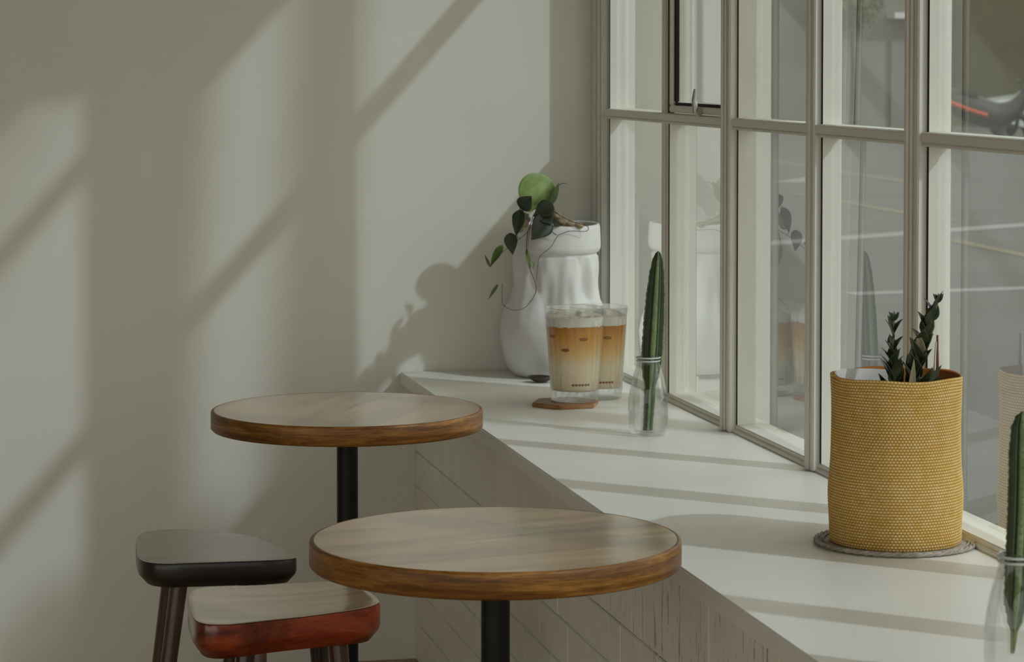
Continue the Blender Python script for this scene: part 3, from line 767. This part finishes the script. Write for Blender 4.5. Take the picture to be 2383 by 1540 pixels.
def stems():
    t = thing('potted_eucalyptus', 'two upright dark green leafy stems growing out of the yellow basket', 'plant', BK + Vector((0, 0, 0.20)))
    bm = bmesh.new(); lathe(bm, [(0.0005, -0.19), (0.078, -0.19), (0.087, -0.03), (0.08, -0.012), (0.0005, -0.008)], 40)
    obj('soil', bm, M['bark'], t, smooth=True)
    rnd = random.Random(5)
    paths = [([(-0.006, -0.02, -0.015), (-0.010, -0.022, 0.03), (-0.014, -0.022, 0.07), (-0.012, -0.022, 0.128)], 8), ([(0.020, -0.01, -0.015), (0.022, -0.012, 0.03), (0.036, -0.012, 0.09), (0.060, -0.01, 0.152)], 10)]
    for pi, (pth, cnt) in enumerate(paths):
        sp = smoothpath(pth, 10)
        bm = bmesh.new(); tube(bm, sp, 0.0019, 8, 0.0008); obj('stem', bm, M['stem_green'], t, smooth=True)
        for i in range(cnt * 2):
            q = 0.30 + 0.66 * i / (cnt * 2)
            p = sp[int(q * (len(sp) - 1))]
            a = i * 2.2 + rnd.random() * 0.6 + pi; s = (1.0 - 0.62 * max(0, q - 0.35)) * (1 if i % 3 else 0.8)
            ln = (0.044 if pi == 0 else 0.054) * s
            side = Vector((math.cos(a), math.sin(a), 0))
            tipv = p + (side * 0.48 + Vector((0, 0, 0.75 + 0.25 * rnd.random()))) * ln
            bm = bmesh.new(); leaf(bm, p, tipv, ln * 0.56, Vector((0, 0, 0.9)) - side * 0.8 + Vector((0, -0.5, 0)), 'ovate', 0.12, 0.25, n=8, m=4)
            obj('leaf', bm, M['leaf_euc' if i % 3 else 'leaf_dark'], t, smooth=True)
        for i in range(5):
            a = i * 1.3; p = sp[-1]; tipv = p + Vector((math.cos(a) * 0.008, math.sin(a) * 0.006, 0.014))
            bm = bmesh.new(); leaf(bm, p, tipv, 0.005, (0, -1, 0.3), 'lance', 0.1, 0.1, n=6, m=3); obj('leaf', bm, M['leaf_dark'], t, smooth=True)
    # low dark leaves around the rim
    for i in range(9):
        a = 3.6 + i * 0.35; b = Vector((0.003 + 0.010 * math.cos(a), -0.012, -0.004)); tipv = Vector((0.006 + 0.055 * math.cos(a), -0.03 + 0.018 * math.sin(a * 2), 0.040 + 0.012 * (i % 3)))
        bm = bmesh.new(); leaf(bm, b, tipv, 0.020, (0.1, -0.8, 0.5), 'ovate', 0.1, 0.2, n=8, m=4); obj('leaf', bm, M['leaf_dark' if i % 2 else 'leaf_euc'], t, smooth=True)
    bm = bmesh.new(); leaf(bm, (0.006, -0.03, -0.005), (0.012, -0.04, 0.075), 0.013, (0.2, -1, 0.1), 'lance', 0.05, 0.2); obj('dried_leaf', bm, M['leaf_dry'], t, smooth=True)
    bm = bmesh.new(); leaf(bm, (0.034, -0.018, 0.062), (0.026, -0.02, 0.112), 0.016, (-0.5, -1, 0.1), 'lance', 0.05, 0.2); obj('dried_leaf', bm, M['leaf_dry'], t, smooth=True)
M['leaf_euc'] = leaf_mat('grey_green_leaf', (0.022, 0.034, 0.014), (0.075, 0.09, 0.045), 0.35)
M['leaf_dry'] = leaf_mat('dry_leaf', (0.22, 0.19, 0.11), (0.34, 0.30, 0.19), 0.6)
stems()
o = bmesh.new(); tube(o, [(0, 0, 0), (0.0015, 0, 0.05), (0.001, 0, 0.098)], 0.0030, 12, 0.0016)
st = thing('plant_marker', 'thin dark red stick with a white foot standing inside the yellow basket rim', 'stick', BK + Vector((0.066, 0.01, 0.205)))
obj('stick', o, plain('red_stick', (0.16, 0.045, 0.04), 0.5), st, smooth=True)
o = bmesh.new(); tube(o, [(-0.0055, -0.002, -0.01), (-0.004, -0.002, 0.05), (-0.002, -0.002, 0.088)], 0.0022, 10, 0.0012)
obj('white_foot', o, plain('white_stick', (0.6, 0.58, 0.52), 0.5), st, smooth=True)
# soil stands in the basket; the basket stands on a wicker plate
M['wicker'] = plain('pale_wicker', (0.40, 0.36, 0.31), 0.6, var=0.25, vs=90)
def plate():
    t = thing('wicker_plate', 'flat round grey wicker plate under the yellow basket', 'plate', (BK.x, BK.y, ZC))
    bm = bmesh.new(); lathe(bm, [(0.0005, 0.0005), (0.102, 0.0005), (0.104, 0.003), (0.102, 0.0042), (0.0005, 0.0042)], 80); obj('woven_disc', bm, M['wicker'], t)
    for k, (r, rr, z) in enumerate(((0.1155, 0.0034, 0.0045), (0.110, 0.0022, 0.0040), (0.1055, 0.0018, 0.0050))):
        bm = bmesh.new(); n = 150; pts = []
        for s in (0, PI):
            ring = []
            for i in range(n):
                a = 2 * PI * i / n; rr2 = rr * 0.45
                c = Vector((math.cos(a) * (r + rr2 * math.cos(24 * a + s)), math.sin(a) * (r + rr2 * math.cos(24 * a + s)), z + rr2 * math.sin(24 * a + s)))
                ring.append([bm.verts.new(c + (Vector((math.cos(a), math.sin(a), 0)) * math.cos(b) + Vector((0, 0, 1)) * math.sin(b)) * rr * 0.62) for b in [2 * PI * q / 8 for q in range(8)]])
            for i in range(n):
                j = (i + 1) % n
                for q in range(8): bm.faces.new((ring[i][q], ring[j][q], ring[j][(q + 1) % 8], ring[i][(q + 1) % 8]))
        obj('braided_rim', bm, M['wicker'], t, smooth=True)
plate()

# ------------------------------------------------------------------ the street outside
def asphalt():
    m, nt, p = newmat('asphalt')
    nt.links.new(ramp(nt, noi(nt, coord(nt), 0.6, 5), [(0.3, (0.075, 0.078, 0.075)), (0.7, (0.10, 0.104, 0.10))]), p.inputs['Base Color'])
    p.inputs['Roughness'].default_value = 0.95; return m
GZ = -0.15
bm = bmesh.new(); bx(bm, -26, -5.42, -26, 0.5, -0.3, -0.02); bx(bm, -5.4, 0.16, -26, -9.02, -0.3, -0.02)
struct(obj('ground_pavement', bm, plain('pavement', (0.20, 0.17, 0.12), 0.9)))  # unseen ground, added to keep sky light from coming in from below
struct(obj('ground_street', box(0.16, 70, -14, 90, -0.3, GZ), asphalt()))
pw = plain('white_road_paint', (0.22, 0.225, 0.22), 0.8); py_ = plain('yellow_road_paint', (0.15, 0.135, 0.09), 0.8)
def stripe(p0, p1, wd, mat, lab, cat='road marking'):
    a = Vector(p0); b = Vector(p1); d = (b - a).normalized(); s = Vector((-d.y, d.x)) * wd / 2
    bm = bmesh.new(); lo = [bm.verts.new((*q, GZ + 0.0005)) for q in (a + s, a - s, b - s, b + s)]; hi = [bm.verts.new((v.co.x, v.co.y, GZ + 0.006)) for v in lo]
    bm.faces.new(lo); bm.faces.new(hi)
    for i in range(4): bm.faces.new((lo[i], lo[(i + 1) % 4], hi[(i + 1) % 4], hi[i]))
    tag(obj('road_stripe', bm, mat), lab, cat, 'painted road stripes')
stripe((4.0, 14.35), (9.0, 17.5), 0.32, pw, 'white stripe across the asphalt, seen through the middle window panes')
stripe((4.2, 10.40), (6.5, 10.72), 0.20, pw, 'white stripe on the asphalt nearest the right hand pane')
stripe((6.75, 15.2), (6.55, 11.5), 0.14, py_, 'yellow stripe on the asphalt, lower one in the right pane')
stripe((7.9, 23.0), (7.7, 17.6), 0.16, py_, 'faint yellow stripe on the asphalt, between the white stripes')
stripe((10.6, 33.0), (10.1, 25.0), 0.18, py_, 'faint yellow stripe on the asphalt, farthest of the yellow ones')
stripe((8.6, 25.5), (9.6, 27.0), 0.35, pw, 'pale stripe across the far asphalt')
hm = plain('far_render', (0.15, 0.15, 0.13), 0.9, var=0.05, vs=1)
hl = plain('far_pale_render', (0.20, 0.205, 0.195), 0.9, var=0.03, vs=1)
ol = plain('olive_render', (0.075, 0.068, 0.028), 0.9, var=0.15, vs=0.8)
t = thing('street_garage', 'grey rendered low building with pale doors across the street', 'building', (16.5, 49.6, GZ))
obj('wall', box(-4, 3.2, 0, 5, 0, 5.5), hm, t)
obj('garage_door', box(1.05, 2.05, -0.06, -0.001, 0, 1.95, 0.01), hl, t); obj('garage_door', box(2.18, 2.95, -0.06, -0.001, 0, 1.95, 0.01), hl, t)
obj('canopy_edge', box(2.1, 3.2, -0.5, -0.001, 2.42, 2.55), plain('white_fascia', (0.62, 0.62, 0.6), 0.8), t)
t = thing('olive_building', 'olive brown building wall at the far right across the street', 'building', (22.6, 52.0, GZ))
obj('wall', box(-2.4, 6, 0, 4, 0, 6), ol, t)
obj('brown_post', box(-2.15, -1.45, -0.05, -0.001, 0.65, 2.75, 0.01), plain('dark_brown_board', (0.05, 0.035, 0.02), 0.8), t)  # flat board standing for a dark brown post
def bush(name, loc, s, label, cat='bush', n=420, seed=1, mats=None):
    rnd = random.Random(seed); bm = bmesh.new()
    for i in range(n):
        while True:
            p = Vector((rnd.uniform(-1, 1), rnd.uniform(-1, 1), rnd.uniform(-1, 1)))
            if p.length < 1: break
        p = Vector((p.x * s[0], p.y * s[1], p.z * s[2]))
        nr = Vector((rnd.uniform(-1, 1), rnd.uniform(-1, 1), rnd.uniform(-.4, 1))); tipd = Vector((rnd.uniform(-1, 1), rnd.uniform(-1, 1), rnd.uniform(-1, 1))).normalized()
        leaf(bm, p, p + tipd * min(s) * 0.30, min(s) * 0.17, nr, 'ovate', 0.1, 0.1, th=0.001, n=3, m=1)
    return bm
t = thing('street_shrub', 'green shrub hanging over the grey building across the street', 'shrub', (17.6, 49.0, GZ))
obj('foliage', bush('f', None, (0.7, 0.4, 0.6), None, n=900), M['leaf_mid'], t).location = (0, 0, 2.75)
bm = bmesh.new(); tube(bm, [(0, 0, 0), (0.02, 0, 1.2), (-0.03, 0, 2.7)], 0.07, 10, 0.03); obj('trunk', bm, M['bark'], t)
# scooter and pale car parked at the far kerb
def scooter():
    t = thing('parked_scooter', 'dark scooter with a red side stripe parked across the street', 'scooter', (16.05, 38.0, GZ), R(-14)); t.scale = (1.15, 1.15, 1.1)
    dk = plain('scooter_dark', (0.012, 0.016, 0.014), 0.4); rd = plain('scooter_red', (0.45, 0.05, 0.02), 0.4)
    bm = bmesh.new(); tube(bm, smoothpath([(-0.75, 0, 0.55), (-0.5, 0, 0.75), (-0.1, 0, 0.62), (0.3, 0, 0.5), (0.6, 0, 0.62), (0.8, 0, 0.9)], 6), lambda q: 0.10 + 0.13 * math.sin(PI * min(1, q * 1.1)), 16); obj('body', bm, dk, t, smooth=True)
    bm = bmesh.new(); tube(bm, smoothpath([(-0.70, -0.20, 0.83), (-0.4, -0.255, 0.70), (-0.1, -0.265, 0.58), (0.15, -0.25, 0.50)], 6), 0.035, 10); obj('red_stripe', bm, rd, t, smooth=True)
    for x in (-0.62, 0.62):
        bm = bmesh.new(); ring = [(0.22 + 0.06 * math.cos(b), 0.05 * math.sin(b)) for b in [2 * PI * q / 10 for q in range(10)]]
        lathe(bm, ring, 32, close=True); bmesh.ops.rotate(bm, verts=bm.verts[:], cent=(0, 0, 0), matrix=Matrix.Rotation(PI / 2, 3, 'X')); bmesh.ops.translate(bm, verts=bm.verts[:], vec=(x, 0, 0.28)); obj('wheel', bm, dk, t, smooth=True)
    bm = bmesh.new(); tube(bm, [(0.62, 0, 0.3), (0.72, 0, 0.9), (0.66, 0, 1.02)], 0.03, 10); tube(bm, [(0.66, -0.3, 1.04), (0.66, 0.3, 1.04)], 0.02, 10); obj('handlebar', bm, dk, t, smooth=True)
    bm = bmesh.new(); bx(bm, -0.72, 0.05, -0.16, 0.16, 0.78, 0.9, 0.04); obj('seat', bm, dk, t)
scooter()
def car():
    t = thing('parked_car', 'pale blue white car parked behind the scooter across the street', 'car', (19.7, 42.0, GZ), R(4)); t.scale = (0.95, 0.95, 0.9)
    pt = plain('pale_car_paint', (0.42, 0.46, 0.46), 0.3, coat=0.5)
    prof = [(-1.9, 0.35), (-1.95, 0.62), (-1.75, 0.85), (-1.0, 0.95), (-0.45, 1.38), (0.7, 1.42), (1.35, 1.0), (1.9, 0.9), (2.0, 0.55), (1.95, 0.32), (1.5, 0.25), (-1.5, 0.25)]
    bm = bmesh.new(); A = []; 
    for y, s in ((-0.8, 0.96), (-0.7, 1.0), (0.7, 1.0), (0.8, 0.96)):
        A.append([bm.verts.new((x * s, y, 0.25 + (z - 0.25) * s)) for x, z in prof])
    for q in range(3):
        for i in range(len(prof)):
            j = (i + 1) % len(prof); bm.faces.new((A[q][i], A[q][j], A[q + 1][j], A[q + 1][i]))
    bm.faces.new(A[0]); bm.faces.new(A[-1]); auto(obj('body', bm, pt, t), 35)
    dk = plain('tyre_rubber', (0.015, 0.015, 0.015), 0.8)
    for x in (-1.25, 1.25):
        for y in (-0.72, 0.72):
            bm = bmesh.new(); lathe(bm, [(0.18, -0.09), (0.29, -0.09), (0.31, -0.06), (0.31, 0.06), (0.29, 0.09), (0.18, 0.09)], 32)
            bmesh.ops.rotate(bm, verts=bm.verts[:], cent=(0, 0, 0), matrix=Matrix.Rotation(PI / 2, 3, 'X')); bmesh.ops.translate(bm, verts=bm.verts[:], vec=(x, y, 0.31)); auto(obj('wheel', bm, dk, t))
    bm = bmesh.new(); bx(bm, -0.55, 0.95, -0.80, -0.79, 0.98, 1.3, 0.0); obj('side_window', bm, plain('car_glass', (0.03, 0.04, 0.04), 0.1), t)
car()
# street tree whose two stems and crown throw the soft shadows on the back wall
t = thing('street_tree', 'twin stemmed street tree outside the window wall', 'tree', (1.80, -2.30, GZ))
bm = bmesh.new(); tube(bm, smoothpath([(-0.20, 0, 0), (-0.145, 0, 1.5), (-0.10, 0.0, 3.0), (-0.03, 0.0, 4.0), (0.03, 0.0, 5.2)], 6), 0.055, 20, 0.06); obj('stem', bm, M['bark'], t, smooth=True)
bm = bmesh.new(); tube(bm, smoothpath([(-0.20, 0.0, 0.1), (-0.45, -0.1, 1.2), (-0.42, 0.0, 3.2), (-0.36, 0.0, 4.2), (-0.30, 0.0, 5.2)], 6), 0.055, 16, 0.07); obj('stem', bm, M['bark'], t, smooth=True)
f = obj('foliage', bush('g', None, (0.30, 0.3, 0.5), None, n=150, seed=4), M['leaf_mid'], t); f.location = (1.05, -1.9, 6.3)
f = obj('foliage', bush('g', None, (0.24, 0.24, 0.30), None, n=420, seed=6), M['leaf_mid'], t); f.location = (-0.50, 0.02, 2.83)  # unseen leaf clump added to cast the rounded shadow low on the wall
